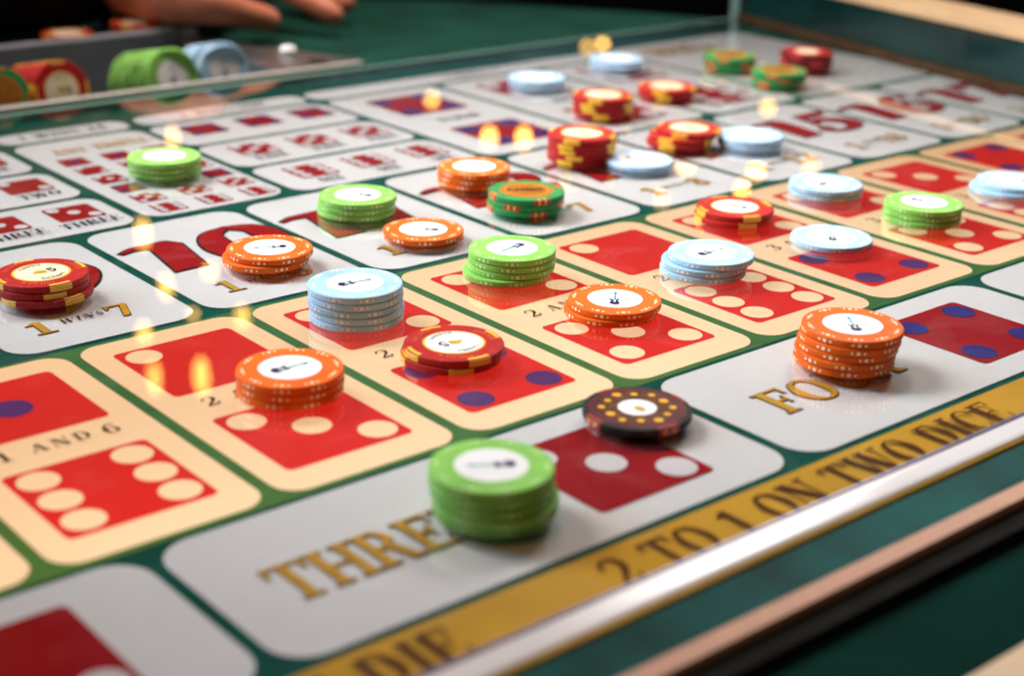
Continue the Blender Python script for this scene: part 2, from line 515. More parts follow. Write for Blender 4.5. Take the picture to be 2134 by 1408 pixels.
# fat swash numerals of the totals row
FAT = {
    '1': (0.78, [('q', [(.18, 0), (.56, .02), (.62, .84), (.50, 1.0), (.36, .97), (.24, .86)]), cv((-.10, .86, .05), (.06, .93, .10), (.24, .93, .12), (.46, .95, .12))]),
    '2': (0.98, [cv((.12, .66, .26), (.20, .92, .16), (.48, .98, .12), (.74, .78, .32), (.62, .52, .30), (.36, .30, .22), (.10, .10, .14)), ('q', [(.04, 0), (.80, 0), (.94, .30), (.86, .34), (.70, .20), (.08, .16)])]),
    '3': (0.98, [cv((.12, .74, .26), (.24, .96, .14), (.52, .96, .14), (.70, .76, .28), (.50, .56, .16), (.30, .52, .08)), cv((.30, .52, .08), (.56, .48, .16), (.76, .26, .34), (.52, .03, .14), (.24, .04, .14), (.08, .24, .24))]),
    '4': (1.0, [st(.50, 0, 1, .34), hb(.04, .98, .24, .12), dg(.04, .30, .52, 1, .14)]),
    '5': (0.96, [('q', [(.22, .78), (.78, .84), (.90, 1.06), (.20, 1.0)]), dg(.14, .44, .22, 1, .08), cv((.16, .48, .08), (.42, .62, .16), (.70, .46, .28), (.76, .24, .34), (.54, .03, .14), (.26, .02, .12), (.10, .20, .22), (.26, .26, .12))]),
    '6': (1.0, [cv((.80, .88, .24), (.58, 1.04, .12), (.30, .84, .26), (.19, .44, .36), (.28, .10, .22), (.52, .02, .10), (.74, .14, .24), (.80, .32, .32), (.66, .56, .18), (.48, .60, .08), (.32, .48, .10))]),
    '7': (0.96, [('q', [(.04, .78), (.88, .86), (.92, 1.02), (.10, 1.0)]), ('q', [(.02, .62), (.09, .62), (.18, 1.0), (.06, 1.0)]), dg(.30, 0, .60, .92, .32)]),
    '8': (0.96, [cv((.46, .99, .10), (.22, .90, .20), (.20, .72, .26), (.48, .52, .26), (.74, .32, .28), (.72, .12, .22), (.46, .01, .10), (.20, .10, .24), (.18, .30, .26), (.46, .52, .2), (.72, .72, .2), (.70, .90, .18), (.46, .99, .10))]),
    '9': (1.0, [cv((.18, .14, .22), (.40, -.02, .12), (.68, .18, .26), (.80, .56, .36), (.70, .90, .22), (.48, .98, .10), (.26, .86, .24), (.19, .66, .32), (.32, .44, .18), (.50, .40, .08), (.66, .52, .10))]),
    '0': (1.04, [cv((.52, 1.04, .10), (.26, .88, .26), (.18, .5, .36), (.26, .12, .26), (.52, -.02, .10), (.78, .12, .26), (.86, .5, .36), (.78, .88, .26), (.52, 1.04, .10))]),
}


def grow_poly(pts, g):
    a = sum(pts[i][0] * pts[(i + 1) % len(pts)][1] - pts[(i + 1) % len(pts)][0] * pts[i][1] for i in range(len(pts)))
    if a < 0:
        pts = pts[::-1]
    out = []
    n = len(pts)
    for i in range(n):
        p0, p1, p2 = Vector(pts[i - 1]), Vector(pts[i]), Vector(pts[(i + 1) % n])
        d1, d2 = (p1 - p0), (p2 - p1)
        if d1.length < 1e-9 or d2.length < 1e-9:
            out.append(tuple(p1))
            continue
        n1 = Vector((d1.y, -d1.x)).normalized()
        n2 = Vector((d2.y, -d2.x)).normalized()
        b = n1 + n2
        k = min(2.0, 1.0 / max(0.3, (b.length / 2) ** 2)) if b.length > 1e-6 else 1
        out.append(tuple(p1 + b * 0.5 * g * k))
    return out


def text_width(s, h, font, track, sx):
    return sum((font[c][0] + track) * h * sx for c in s)


def draw_text(mb, s, x, y, h, mi, z, grow=0.0, font=GL, track=0.06, sx=1.0, slant=0.0, warp=None):
    """letters with the baseline at y, along +X, in layout units; warp maps (x,y) after layout"""
    zi = z
    for c in s:
        wd, prims = font[c]
        for kind, data in prims:
            zi += 0.00022
            if kind == 'q':
                pts = grow_poly(data, grow) if grow else list(data)
                pts = [(x + (px + slant * py) * h * sx, y + py * h) for px, py in pts]
                if warp:
                    pts = [warp(*p) for p in pts]
                mb.flat(pts, zi, mi)
            else:
                P = catmull(data)
                lft, rgt = [], []
                for i, (px, py, wv) in enumerate(P):
                    a = P[max(0, i - 1)]
                    b = P[min(len(P) - 1, i + 1)]
                    d = Vector((b[0] - a[0], b[1] - a[1]))
                    d = d.normalized() if d.length > 1e-9 else Vector((1, 0))
                    nx, ny = -d.y, d.x
                    r = wv / 2 + grow
                    ex = grow * (-1 if i == 0 else (1 if i == len(P) - 1 else 0))
                    lft.append((px + nx * r + d.x * ex, py + ny * r + d.y * ex))
                    rgt.append((px - nx * r + d.x * ex, py - ny * r + d.y * ex))
                f = lambda q: (x + (q[0] + slant * q[1]) * h * sx, y + q[1] * h)
                lft = [f(q) for q in lft]
                rgt = [f(q) for q in rgt]
                if warp:
                    lft = [warp(*q) for q in lft]
                    rgt = [warp(*q) for q in rgt]
                mb.strip(lft, rgt, zi, mi)
        x += (wd + track) * h * sx
    return x


# ------------------------------------------------------------------ setting
b = MB()
b.box(-500, 500, -500, 500, -10.2, -10.0)
tag(b.build('floor', [DARKF]), kind='structure')

# ------------------------------------------------------------------ the table
table = thing('gaming_table', 'green dice betting table with backlit squares under a glass top', 'gaming table', (0, 0, -10.0))
TZ = (0, 0, 10.0)      # children are authored in layout coordinates

Z1, Z2, Z3, Z4 = 0.0, 0.0030, 0.0060, 0.0090      # stacked print layers


def part(mb, name, mats, parent=table, smooth=False):
    o = mb.build(name, mats, parent, smooth, TZ if parent is table else (0, 0, 0))
    return o


# table body and legs
b = MB()
b.box(-7.5, 10.45, -2.66, 10.8, -1.6, -0.66)
part(b, 'table_body', [BLACKR])
for x in (-6.4, 9.6):
    for y in (-1.8, 9.6):
        b = MB()
        b.box(x - .45, x + .45, y - .45, y + .45, -10.0, -1.6)
        part(b, 'leg', [BLACKR])

# printed playfield sheet
b = MB()
b.flat([(-7.4, -2.42), (10.62, -2.42), (11.30, 6.16), (-7.4, 6.16)], -0.006)
b.flat([(-7.4, -2.42), (10.62, -2.42), (11.30, 6.16), (-7.4, 6.16)], -0.15)
part(b, 'playfield', [GREEN])
b = MB()
b.flat([(-4.3, -0.89), (10.84, -0.89), (10.84, 1.205), (-4.3, 1.205)], -0.003)
part(b, 'backlit_panel', [GREEN_LIT])

PIPS = {1: [(1, 1)], 2: [(0, 2), (2, 0)], 3: [(0, 2), (1, 1), (2, 0)], 4: [(0, 0), (0, 2), (2, 0), (2, 2)],
        5: [(0, 0), (0, 2), (1, 1), (2, 0), (2, 2)], 6: [(0, 0), (0, 1), (0, 2), (2, 0), (2, 1), (2, 2)]}
POS = (0.18, 0.5, 0.82)


def die_print(parent, n, x0, y0, s, lit, blue_ok=True):
    """one printed die face: red square and its pips"""
    d = MB()
    d.flat(rrect(x0, x0 + s, y0, y0 + s, s * 0.05, 5), Z2, 0)
    pm = 2 if (n in (1, 4) and blue_ok) else 1
    r = s * (0.137 if n != 1 else 0.15)
    for (i, j) in PIPS[n]:
        d.disc(x0 + POS[i] * s, y0 + POS[j] * s, r, Z3, pm, 28 if s > .5 else 14)
    return d.build('die_print', [RED_LIT, CREAM_LIT, BLUE_LIT] if lit else [RED, PIPW, BLUE], parent)


def cell(x0, x1, y0, y1, r, material, name='bet_cell'):
    c = MB()
    c.flat(rrect(x0, x1, y0, y1, r), Z1)
    return part(c, name, [material])


def lettering(parent, items, name='lettering'):
    """items: (string, x, y, h, kind, kwargs)"""
    t = MB()
    mats = []

    def idx(mt):
        if mt not in mats:
            mats.append(mt)
        return mats.index(mt)
    for s, x, y, h, fill, outl, kw in items:
        if outl:
            draw_text(t, s, x, y, h, idx(outl), Z2, kw.get('grow', 0.045), **{k: v for k, v in kw.items() if k != 'grow'})
        draw_text(t, s, x, y, h, idx(fill), Z3, 0.0, **{k: v for k, v in kw.items() if k != 'grow'})
    return t.build(name, mats, parent)


# combination squares (backlit row)
pairs = [(a, c) for a in range(1, 7) for c in range(a + 1, 7)]
for i, (a, c) in enumerate(pairs):
    k = i - 4                          # the 1 AND 6 square starts at x = 0
    if k < -2:
        continue
    ce = cell(k - .13, k + .805, -.855, 1.170, .13, CREAM_LIT)
    die_print(ce, a, k, .994 - .668, .670, True)
    die_print(ce, c, k, -.668, .670, True)
    lettering(ce, [(str(a), k + .065, .135, .105, INK_LIT, None, {}), ('AND', k + .215, .145, .085, INK_LIT, None, dict(track=.24)),
                   (str(c), k + .555, .135, .105, INK_LIT, None, {})])

# single-number squares
words = ['ONE', 'TWO', 'THREE', 'FOUR', 'FIVE', 'SIX']
for n, xl in ((2, -2.49), (3, .20), (4, 2.89), (5, 5.58), (6, 8.27)):
    ce = cell(xl, xl + 2.63 if n < 6 else 10.8, -1.945, -.925, .17, WHITE)
    die_print(ce, n, xl + 1.60, -1.775, .675, False)
    if n in (2, 3, 4):
        wd = words[n - 1]
        kw = dict(grow=.022, track=.03, sx=.78 if n == 3 else .98)
        lettering(ce, [(wd, xl + (.24 if n == 3 else .30), -1.60 if n == 3 else -1.575, .27 if n == 3 else .25, GOLD, INK_LIT, kw)])

# totals row
wins = {8: '8', 9: '7', 10: '6', 11: '6', 12: '7', 13: '8', 14: '12', 15: '18', 16: '30', 17: '60'}
for n in range(8, 18):
    xl = 1.735 + 1.131 * (n - 10)
    ce = cell(xl, xl + 1.066, 1.250, 2.925, .16, WHITE)
    s = str(n)
    kw = dict(font=FAT, grow=.03, slant=.10, track=-.02, sx=.98 if len(s) > 1 else 1.0)
    lettering(ce, [(s, xl + (.06 if len(s) > 1 else .36), 1.97, .56, NUMRED, INK, kw)], 'numeral')
    g = wins[n]
    gx = xl + (.66 if len(g) == 1 else .60)
    lettering(ce, [('1', xl + .22, 1.475, .19, GOLD, INK_LIT, dict(grow=.03)), (g, gx, 1.475, .19, GOLD, INK_LIT, dict(grow=.03)),
                   ('WINS', xl + .385, 1.555, .062, INKB, None, dict(track=.18, slant=.25))])

# triples, any triple, doubles, BIG
rows = ((3.00, 3.72), (3.78, 4.50), (4.56, 5.28))
for side, nums in ((0, (3, 2, 1)), (1, (6, 5, 4))):
    for (y0, y1), n in zip(rows, nums):
        x0, x1 = (0.56, 2.20) if side == 0 else (3.40, 5.03)
        ce = cell(x0, x1, y0, y1, .14, WHITE)
        for q in range(3):
            cx = x0 + .37 + .505 * q
            die_print(ce, n, cx - .16, y0 + .27, .32, False)
        if side == 0 or n != 4:
            wd = words[n - 1]
            tw = text_width(wd, .105, GL, .06, .84)
            lettering(ce, [(wd, x0 + .37 + .505 * q - tw / 2, y0 + .11, .105, INKB, None, dict(sx=.84)) for q in range(3)])
ce = cell(2.28, 3.335, 3.03, 5.28, .15, WHITE)
for r in range(6):
    for q in range(3):
        die_print(ce, r + 1, 2.40 + .34 * q, 4.52 - .285 * r, .205, False)
lettering(ce, [('ANY TRIPLE', 2.47, 4.86, .15, GOLD, None, dict(track=.05, sx=.62))])
for n, cx, xa, xb in ((4, 5.705, 5.09, 6.27), (5, 6.92, 6.33, 7.51), (6, 8.14, 7.57, 8.72)):
    ce = cell(xa, xb, 3.00, 5.28, .14, WHITE)
    die_print(ce, n, cx - .33, 3.215, .66, False)
    die_print(ce, n, cx - .33, 4.415, .66, False)
    wd = words[n - 1]
    lettering(ce, [(wd, cx - text_width(wd, .11, GL, .06, 1) / 2, 4.09, .11, INKB, None, {})])
ce = cell(8.78, 10.78, 3.00, 5.66, .16, WHITE)
lettering(ce, [('BIG', 9.05, 5.10, .36, GOLD, INK_LIT, dict(grow=.03))])
for xa, xb, s in ((.56, 2.20, '1 WINS 150'), (2.28, 3.36, '1 WINS 24'), (3.45, 5.03, '1 WINS 150'), (5.09, 8.72, '1 WINS 8')):
    ce = cell(xa, xb, 5.345, 5.66, .13, WHITE)
    tw = text_width(s, .12, GL, .10, .8)
    lettering(ce, [(s, (xa + xb) / 2 - tw / 2, 5.44, .12, INKB, None, dict(track=.10, sx=.8))])

# gold band with the pay-out lines
b = MB()
b.flat([(-7.3, -2.395), (10.60, -2.395), (10.60, -1.990), (-7.3, -1.990)], Z1)
band = part(b, 'gold_band', [GOLDBAND])
s1, s2 = '2 TO 1 ON TWO DICE', '1 TO 1 ON ONE DIE'
k1 = dict(track=.05, sx=.83)
lettering(band, [(s1, 1.46, -2.268, .212, INK_BAND, None, k1),
                 (s2, .80 - text_width(s2, .215, GL, .05, .83), -2.268, .212, INK_BAND, None, k1),
                 ('3 TO 1 ON THREE DICE', 5.0, -2.268, .212, INK_BAND, None, k1)])

# glass top (upper face and polished edges)
b = MB()
b.flat([(-7.35, -2.30), (10.58, -2.30), (11.24, 6.06), (-7.35, 6.06)], GLASS)
part(b, 'glass_top', [GLASSM])
b = MB()
b.box(-7.35, 11.25, 6.065, 6.12, 0.0, GLASS + .004)
part(b, 'glass_edge', [EDGEGL])


# half-round polished trim along the players' side
def half_round(y0, y1, z0, zt, x0, x1, n=12):
    q = MB()
    prof = []
    for i in range(n + 1):
        a = PI * i / n
        prof.append(((y0 + y1) / 2 - (y1 - y0) / 2 * math.cos(a), z0 + (zt - z0) * math.sin(a) ** .7))
    for i in range(n):
        (ya, za), (yb, zb) = prof[i], prof[i + 1]
        q.poly([(x0, ya, za), (x1, ya, za), (x1, yb, zb), (x0, yb, zb)])
    for x, o in ((x0, 1), (x1, -1)):
        q.poly([(x, a_, c_) for a_, c_ in prof][::o])
    return q


def extrude_profile(prof, x0, x1):
    q = MB()
    for (ya, za), (yb, zb) in zip(prof, prof[1:]):
        q.poly([(x0, ya, za), (x1, ya, za), (x1, yb, zb), (x0, yb, zb)])
    for x, o in ((x0, 1), (x1, -1)):
        q.poly([(x, a_, c_) for a_, c_ in prof][::o])
    return q


# bevelled bar that holds the glass: reflections painted as white slope and violet-grey crest
part(extrude_profile([(-2.4120, -.02), (-2.4115, .006), (-2.407, .014), (-2.392, .021), (-2.340, .036), (-2.318, .042)], -7.3, 10.6), 'polished_trim', [SHINE_WHITE], smooth=True)
part(extrude_profile([(-2.3178, .042), (-2.312, .049), (-2.303, .0515), (-2.296, .048), (-2.2945, .0)], -7.3, 10.6), 'trim_sheen_crest', [mat('violet_reflection', (.22, .21, .34), .2, .5, var=.1)], smooth=True)  # added strip, its violet tint is a painted bluish reflection
part(half_round(-2.440, -2.4125, -.02, .012, -7.3, 10.6, 6), 'gold_trim', [GOLDM], smooth=True)
b = MB()
b.box(-7.4, 10.60, -2.665, -2.4405, -.12, -0.004)
part(b, 'lacquer_strip', [LACQUER])
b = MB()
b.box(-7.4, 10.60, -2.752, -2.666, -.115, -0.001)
bevel(part(b, 'lit_edge_strip', [PEACH]), .012)
b = MB()
b.box(-7.4, 10.60, -2.86, -2.753, -.16, -0.045)
bevel(part(b, 'rubber_edge', [BLACKR]), .02)
b = MB()
b.box(-7.4, 10.60, -3.33, -2.861, -.5, -0.10)
part(b, 'leather_apron', [APRON])
b = MB()
b.box(-7.4, 10.60, -4.6, -3.34, -.55, -0.075)
bevel(part(b, 'arm_rest', [BEIGE]), .05, 4)

# dealer's side: felt with its rounded far corner
pts = [(-7.4, 6.125), (11.30, 6.125), (11.22, 6.55), (10.75, 7.35), (10.05, 8.32), (9.30, 9.28), (8.2, 10.2), (6.6, 10.8), (-7.4, 10.8)]
b = MB()
fx0, fx1, fy0, fy1 = 0.72, 5.42, 6.52, 8.36       # opening for the chip tray
b.flat([(-7.4, 6.125), (11.30, 6.125), (11.22, fy0), (-7.4, fy0)], -0.010)
b.flat([(-7.4, fy0), (fx0, fy0), (fx0, fy1), (-7.4, fy1)], -0.010)
b.flat([(fx1, fy0), (11.22, fy0), (11.22, 6.55), (10.75, 7.35), (10.05, 8.32), (10.02, fy1), (fx1, fy1)], -0.010)
b.flat([(-7.4, fy1), (10.02, fy1), (9.30, 9.28), (8.2, 10.2), (6.6, 10.8), (-7.4, 10.8)], -0.010)
n0 = len(pts)
for i in range(n0):
    p, q = pts[i], pts[(i + 1) % n0]
    b.poly([(p[0], p[1], -.66), (q[0], q[1], -.66), (q[0], q[1], -.010), (p[0], p[1], -.010)])
part(b, 'dealer_felt', [FELT])


# end wall: green panel, pale rail, corner post of clear acrylic
def wall_pt(t, off):
    ax, ay, bx, by = 10.43, -4.6, 11.36, 6.10
    # measured base line of the panel runs slightly outward towards the dealer's side
    x = 10.51 + (t - 1.88) * (11.35 - 10.51) / (6.1 - 1.88)
    return (x + off, t)


ts = (-3.3, 6.12)
b = MB()
for z0, z1, o0, o1 in ((-.15, .50, .0, .06),):
    p = [wall_pt(ts[0], o0), wall_pt(ts[1], o0), wall_pt(ts[1], o1), wall_pt(ts[0], o1)]
    b.poly([(x, y, z0) for x, y in p])
    b.poly([(x, y, z1) for x, y in p[::-1]])
    for i in range(4):
        a_, c_ = p[i], p[(i + 1) % 4]
        b.poly([(a_[0], a_[1], z0), (a_[0], a_[1], z1), (c_[0], c_[1], z1), (c_[0], c_[1], z0)])
part(b, 'end_panel', [PANELM])
b = MB()
p = [wall_pt(ts[0], -.06), wall_pt(ts[1] - .02, -.06), wall_pt(ts[1] - .02, .70), wall_pt(ts[0], .70)]
z0, z1 = .503, .56
b.poly([(x, y, z0) for x, y in p])
b.poly([(x, y, z1) for x, y in p[::-1]])
for i in range(4):
    a_, c_ = p[i], p[(i + 1) % 4]
    b.poly([(a_[0], a_[1], z0), (a_[0], a_[1], z1), (c_[0], c_[1], z1), (c_[0], c_[1], z0)])
bevel(part(b, 'end_rail', [BEIGE]), .02)
b = MB()
p = [wall_pt(ts[0], -.10), wall_pt(ts[1], -.10), wall_pt(ts[1], -.003), wall_pt(ts[0], -.003)]
b.poly([(x, y, .085) for x, y in p[::-1]][::-1])
for i in range(4):
    a_, c_ = p[i], p[(i + 1) % 4]
    b.poly([(a_[0], a_[1], 0), (c_[0], c_[1], 0), (c_[0], c_[1], .085), (a_[0], a_[1], .085)])
part(b, 'wood_beading', [mat('dark_wood_beading', (0.055, 0.026, 0.008), 0.5, 0.2, var=.3)])
b = MB()
b.box(11.31, 11.37, 6.13, 6.25, -.012, 1.6)
bevel(part(b, 'corner_post', [ACRYL]), .012)

# ------------------------------------------------------------------ casino chips
R0, TH = 0.2525, 0.0385
SEG = 64


def chip_mat(name, base, rough=.42):
    mt = mat(name, base, rough + .12, 0.20, var=0.07, scale=110, bump=0.35, bscale=1900)
    nt = mt.node_tree
    b = nt.nodes['Principled BSDF']
    src = b.inputs['Base Color'].links[0].from_socket
    oi = nt.nodes.new('ShaderNodeObjectInfo')
    hs = nt.nodes.new('ShaderNodeHueSaturation')
    mr = nt.nodes.new('ShaderNodeMapRange')
    mr.inputs['To Min'].default_value = 0.86
    mr.inputs['To Max'].default_value = 1.06
    nt.links.new(oi.outputs['Random'], mr.inputs['Value'])
    nt.links.new(mr.outputs['Result'], hs.inputs['Value'])
    nt.links.new(src, hs.inputs['Color'])
    # handling scuffs and grime: pale rubbed marks and darker smudges
    tc = nt.nodes.new('ShaderNodeTexCoord')
    ad = nt.nodes.new('ShaderNodeVectorMath')
    ad.operation = 'MULTIPLY_ADD'
    ad.inputs[1].default_value = (1, 1, 1)
    nt.links.new(tc.outputs['Object'], ad.inputs[0])
    cb = nt.nodes.new('ShaderNodeCombineXYZ')
    nt.links.new(oi.outputs['Random'], cb.inputs[0])
    nt.links.new(oi.outputs['Random'], cb.inputs[1])
    nt.links.new(cb.outputs[0], ad.inputs[2])
    n1 = nt.nodes.new('ShaderNodeTexNoise')
    n1.inputs['Scale'].default_value = 240
    n1.inputs['Detail'].default_value = 8
    n1.inputs['Roughness'].default_value = 0.72
    nt.links.new(ad.outputs[0], n1.inputs['Vector'])
    r1 = nt.nodes.new('ShaderNodeMapRange')
    r1.inputs['From Min'].default_value = 0.56
    r1.inputs['From Max'].default_value = 0.72
    r1.inputs['To Max'].default_value = 0.16
    nt.links.new(n1.outputs['Fac'], r1.inputs['Value'])
    mx = nt.nodes.new('ShaderNodeMix')
    mx.data_type = 'RGBA'
    mx.inputs['B'].default_value = (0.62, 0.58, 0.52, 1)
    nt.links.new(r1.outputs['Result'], mx.inputs['Factor'])
    nt.links.new(hs.outputs['Color'], mx.inputs['A'])
    n2 = nt.nodes.new('ShaderNodeTexNoise')
    n2.inputs['Scale'].default_value = 70
    n2.inputs['Detail'].default_value = 5
    nt.links.new(ad.outputs[0], n2.inputs['Vector'])
    r2 = nt.nodes.new('ShaderNodeMapRange')
    r2.inputs['From Min'].default_value = 0.50
    r2.inputs['From Max'].default_value = 0.75
    r2.inputs['To Max'].default_value = 0.35
    nt.links.new(n2.outputs['Fac'], r2.inputs['Value'])
    m2 = nt.nodes.new('ShaderNodeMix')
    m2.data_type = 'RGBA'
    m2.inputs['B'].default_value = tuple(c * 0.45 for c in base) + (1,)
    nt.links.new(r2.outputs['Result'], m2.inputs['Factor'])
    nt.links.new(mx.outputs['Result'], m2.inputs['A'])
    nt.links.new(m2.outputs['Result'], b.inputs['Base Color'])
    return mt


CM = {'lime': chip_mat('clay_lime', (0.23, 0.54, 0.095)), 'orange': chip_mat('clay_orange', (0.82, 0.128, 0.005)),
      'blue': chip_mat('clay_light_blue', (0.36, 0.58, 0.79)), 'red': chip_mat('clay_red', (0.40, 0.011, 0.010)),
      'green': chip_mat('clay_green', (0.022, 0.27, 0.07)), 'black': chip_mat('clay_black', (0.020, 0.016, 0.016)),
      'maroon': chip_mat('clay_maroon', (0.15, 0.008, 0.010))}
DOT = {'lime': mat('dot_pale_green', (0.55, 0.78, 0.36), .45), 'orange': mat('dot_cream', (0.98, 0.78, 0.50), .45),
       'blue': mat('dot_peach', (0.86, 0.72, 0.66), .45)}
YEL = mat('clay_yellow', (0.78, 0.44, 0.025), .42)
REDI = mat('clay_insert_red', (0.42, 0.012, 0.010), .42)
INLAY = mat('inlay_white', (0.86, 0.87, 0.87), .35, var=.02)
INLAYC = mat('inlay_cream', (0.80, 0.72, 0.50), .35, var=.03)
NAVY = mat('guitar_navy', (0.010, 0.012, 0.09), .35)
TEAL = mat('guitar_teal', (0.02, 0.36, 0.34), .35)
BROWNG = mat('inlay_bronze', (0.34, 0.125, 0.012), .32, var=.25, scale=300)
GOLDI = mat('inlay_gold', (0.80, 0.42, 0.03), .3, var=.15)
WINE = mat('inlay_wine', (0.085, 0.004, 0.006), .38, var=.2, scale=200)
OLIVE = mat('inlay_olive_gold', (0.48, 0.36, 0.015), .35, var=.2, scale=200)
ORINK = mat('stamp_orange', (0.80, 0.13, 0.02), .4)


def chip_body_mesh(key):
    q = MB()
    bv = 0.0055
    prof = [(0.0, 0.0), (R0 - bv * 1.6, 0.0), (R0 - bv * .45, bv * .35), (R0, bv * 1.3), (R0, TH - bv * 1.3), (R0 - bv * .45, TH - bv * .35), (R0 - bv * 1.6, TH), (0.0, TH)]
    for i in range(1, len(prof) - 2):
        (r1, z1), (r2, z2) = prof[i], prof[i + 1]
        for s in range(SEG):
            a, c = 2 * PI * s / SEG, 2 * PI * (s + 1) / SEG
            q.poly([(r1 * math.cos(a), r1 * math.sin(a), z1), (r1 * math.cos(c), r1 * math.sin(c), z1),
                    (r2 * math.cos(c), r2 * math.sin(c), z2), (r2 * math.cos(a), r2 * math.sin(a), z2)])
    ring = [(prof[1][0] * math.cos(2 * PI * s / SEG), prof[1][0] * math.sin(2 * PI * s / SEG)) for s in range(SEG)]
    q.poly([(x, y, 0.0) for x, y in ring[::-1]])
    q.poly([(x, y, TH) for x, y in ring])
    me = q.mesh('chip_body_' + key, [CM[key]], True)
    me.polygons[-1].use_smooth = False
    me.polygons[-2].use_smooth = False
    return me


BODY = {k: chip_body_mesh(k) for k in CM}


def side_pt(a, z, lift=0.0009):
    return ((R0 + lift) * math.cos(a), (R0 + lift) * math.sin(a), z)


def edge_dots_mesh(key):
    q = MB()
    ng = 9
    for g in range(ng):
        a0 = 2 * PI * g / ng
        for da, r in ((-.125, .0070), (0, .0105), (.125, .0070)):
            a = a0 + da
            q.poly([side_pt(a + r / R0 * math.cos(t * PI / 5), TH / 2 + r * math.sin(t * PI / 5)) for t in range(10)])
    return q.mesh('edge_dots_' + key, [DOT[key]])


def face_dots_mesh(key):
    q = MB()
    ng = 10
    for g in range(ng):
        a0 = 2 * PI * g / ng + .2
        for da, r in ((-.135, .0074), (0, .0112), (.135, .0074)):
            a = a0 + da
            q.disc(.222 * math.cos(a), .222 * math.sin(a), r, TH + .0009, 0, 10)
    return q.mesh('face_dots_' + key, [DOT[key]])


EDOT = {k: edge_dots_mesh(k) for k in DOT}
FDOT = {k: face_dots_mesh(k) for k in DOT}


def disc_mesh(name, rings):
    """rings: (outer r, inner r, material) drawn on the top face"""
    q = MB()
    mats = []
    for i, (ro, ri, mt) in enumerate(rings):
        mats.append(mt)
        z = TH + .0008 + .0006 * i
        if ri <= 0:
            q.disc(0, 0, ro, z, i, 48)
        else:
            o_ = [(ro * math.cos(2 * PI * s / 48), ro * math.sin(2 * PI * s / 48)) for s in range(48)]
            i_ = [(ri * math.cos(2 * PI * s / 48), ri * math.sin(2 * PI * s / 48)) for s in range(48)]
            q.strip(o_, i_, z, i, True)
    return q.mesh(name, mats)


INL_WHITE = disc_mesh('inlay_guitar', [(.150, 0, INLAY)])
INL_RED = disc_mesh('inlay_red', [(.158, 0, GOLDI), (.146, 0, INLAYC)])
INL_RED_W = disc_mesh('inlay_red_white', [(.158, 0, GOLDI), (.146, 0, INLAY)])
INL_GREEN = disc_mesh('inlay_green', [(.178, 0, ORINK), (.172, 0, BROWNG)])
INL_BLACK = disc_mesh('inlay_black', [(.226, .176, WINE), (.176, 0, mat('inlay_dark_bronze', (0.10, 0.026, 0.004), .35, var=.5, scale=260)), (.090, 0, INLAY)])
INL_MAROON = disc_mesh('inlay_maroon', [(.20, .12, REDI), (.115, 0, INLAYC)])


def guitar_mesh():
    """small electric guitar, body at -x, head at +x"""
    q = MB()
    z = TH + .0022
    body = [(-.115, .004), (-.108, .026), (-.088, .036), (-.066, .030), (-.052, .022), (-.036, .030), (-.018, .040), (-.010, .034), (-.022, .018),
            (-.016, .006), (-.020, -.010), (-.010, -.022), (-.014, -.030), (-.034, -.024), (-.052, -.020), (-.068, -.030), (-.092, -.036), (-.110, -.024)]
    c = (-.06, 0)
    for i in range(len(body)):
        q.flat([c, body[i], body[(i + 1) % len(body)]], z, 0)
    q.flat([(-.070, -.008), (-.036, -.008), (-.036, .008), (-.070, .008)], z + .0006, 2)
    q.flat([(-.030, -.0055), (.078, -.0048), (.078, .0048), (-.030, .0055)], z + .0009, 1)
    q.flat([(.076, -.006), (.104, -.011), (.114, -.002), (.108, .010), (.086, .009), (.076, .006)], z + .0012, 1)
    q.v = [(x * .86, y * .80, zz) for x, y, zz in q.v]
    return q.mesh('guitar_emblem', [NAVY, TEAL, INLAY])


GUITAR = guitar_mesh()


def bend(r, top=True):
    return lambda x, y: ((r + y) * math.sin(x / r), (r + y) * math.cos(x / r))


def red_emblem_mesh(white):
    """gold facet, black figure 5 and the two arcs of small lettering"""
    q = MB()
    z = TH + .0026
    q.flat([(-.055, 0), (-.010, .036), (.030, .012), (.022, -.030)], z, 0)
    q.flat([(-.055, 0), (-.010, .036), (-.004, -.006)], z + .0005, 1)
    draw_text(q, '5', .036, -.036, .062, 2, z, .02)
    tw = text_width('CASINO', .020, GL, .25, 1)
    draw_text(q, 'CASINO', -tw / 2, 0, .020, 2, z, .03, track=.25, warp=bend(.112))
    w2 = lambda x, y: tuple(-c for c in bend(.112)(x, y))
    tw = text_width('LONDON', .020, GL, .25, 1)
    draw_text(q, 'LONDON', -tw / 2, 0, .020, 2, z, .03, track=.25, warp=w2)
    return q.mesh('emblem_red', [OLIVE, GOLDI, INKB])


EMB_RED = red_emblem_mesh(False)


def red_stamp_mesh():
    q = MB()
    for k in range(3):
        rot = 2 * PI * k / 3
        tw = text_width('GOLDEN', .026, GL, .18, 1)

        def wv(x, y, rot=rot):
            a, c = bend(.186)(x, y)
            return (a * math.cos(rot) - c * math.sin(rot), a * math.sin(rot) + c * math.cos(rot))
        draw_text(q, 'GOLDEN', -tw / 2, 0, .026, 0, TH + .0008, 0, track=.18, warp=wv)
    return q.mesh('rim_stamp', [ORINK])


STAMP_RED = red_stamp_mesh()


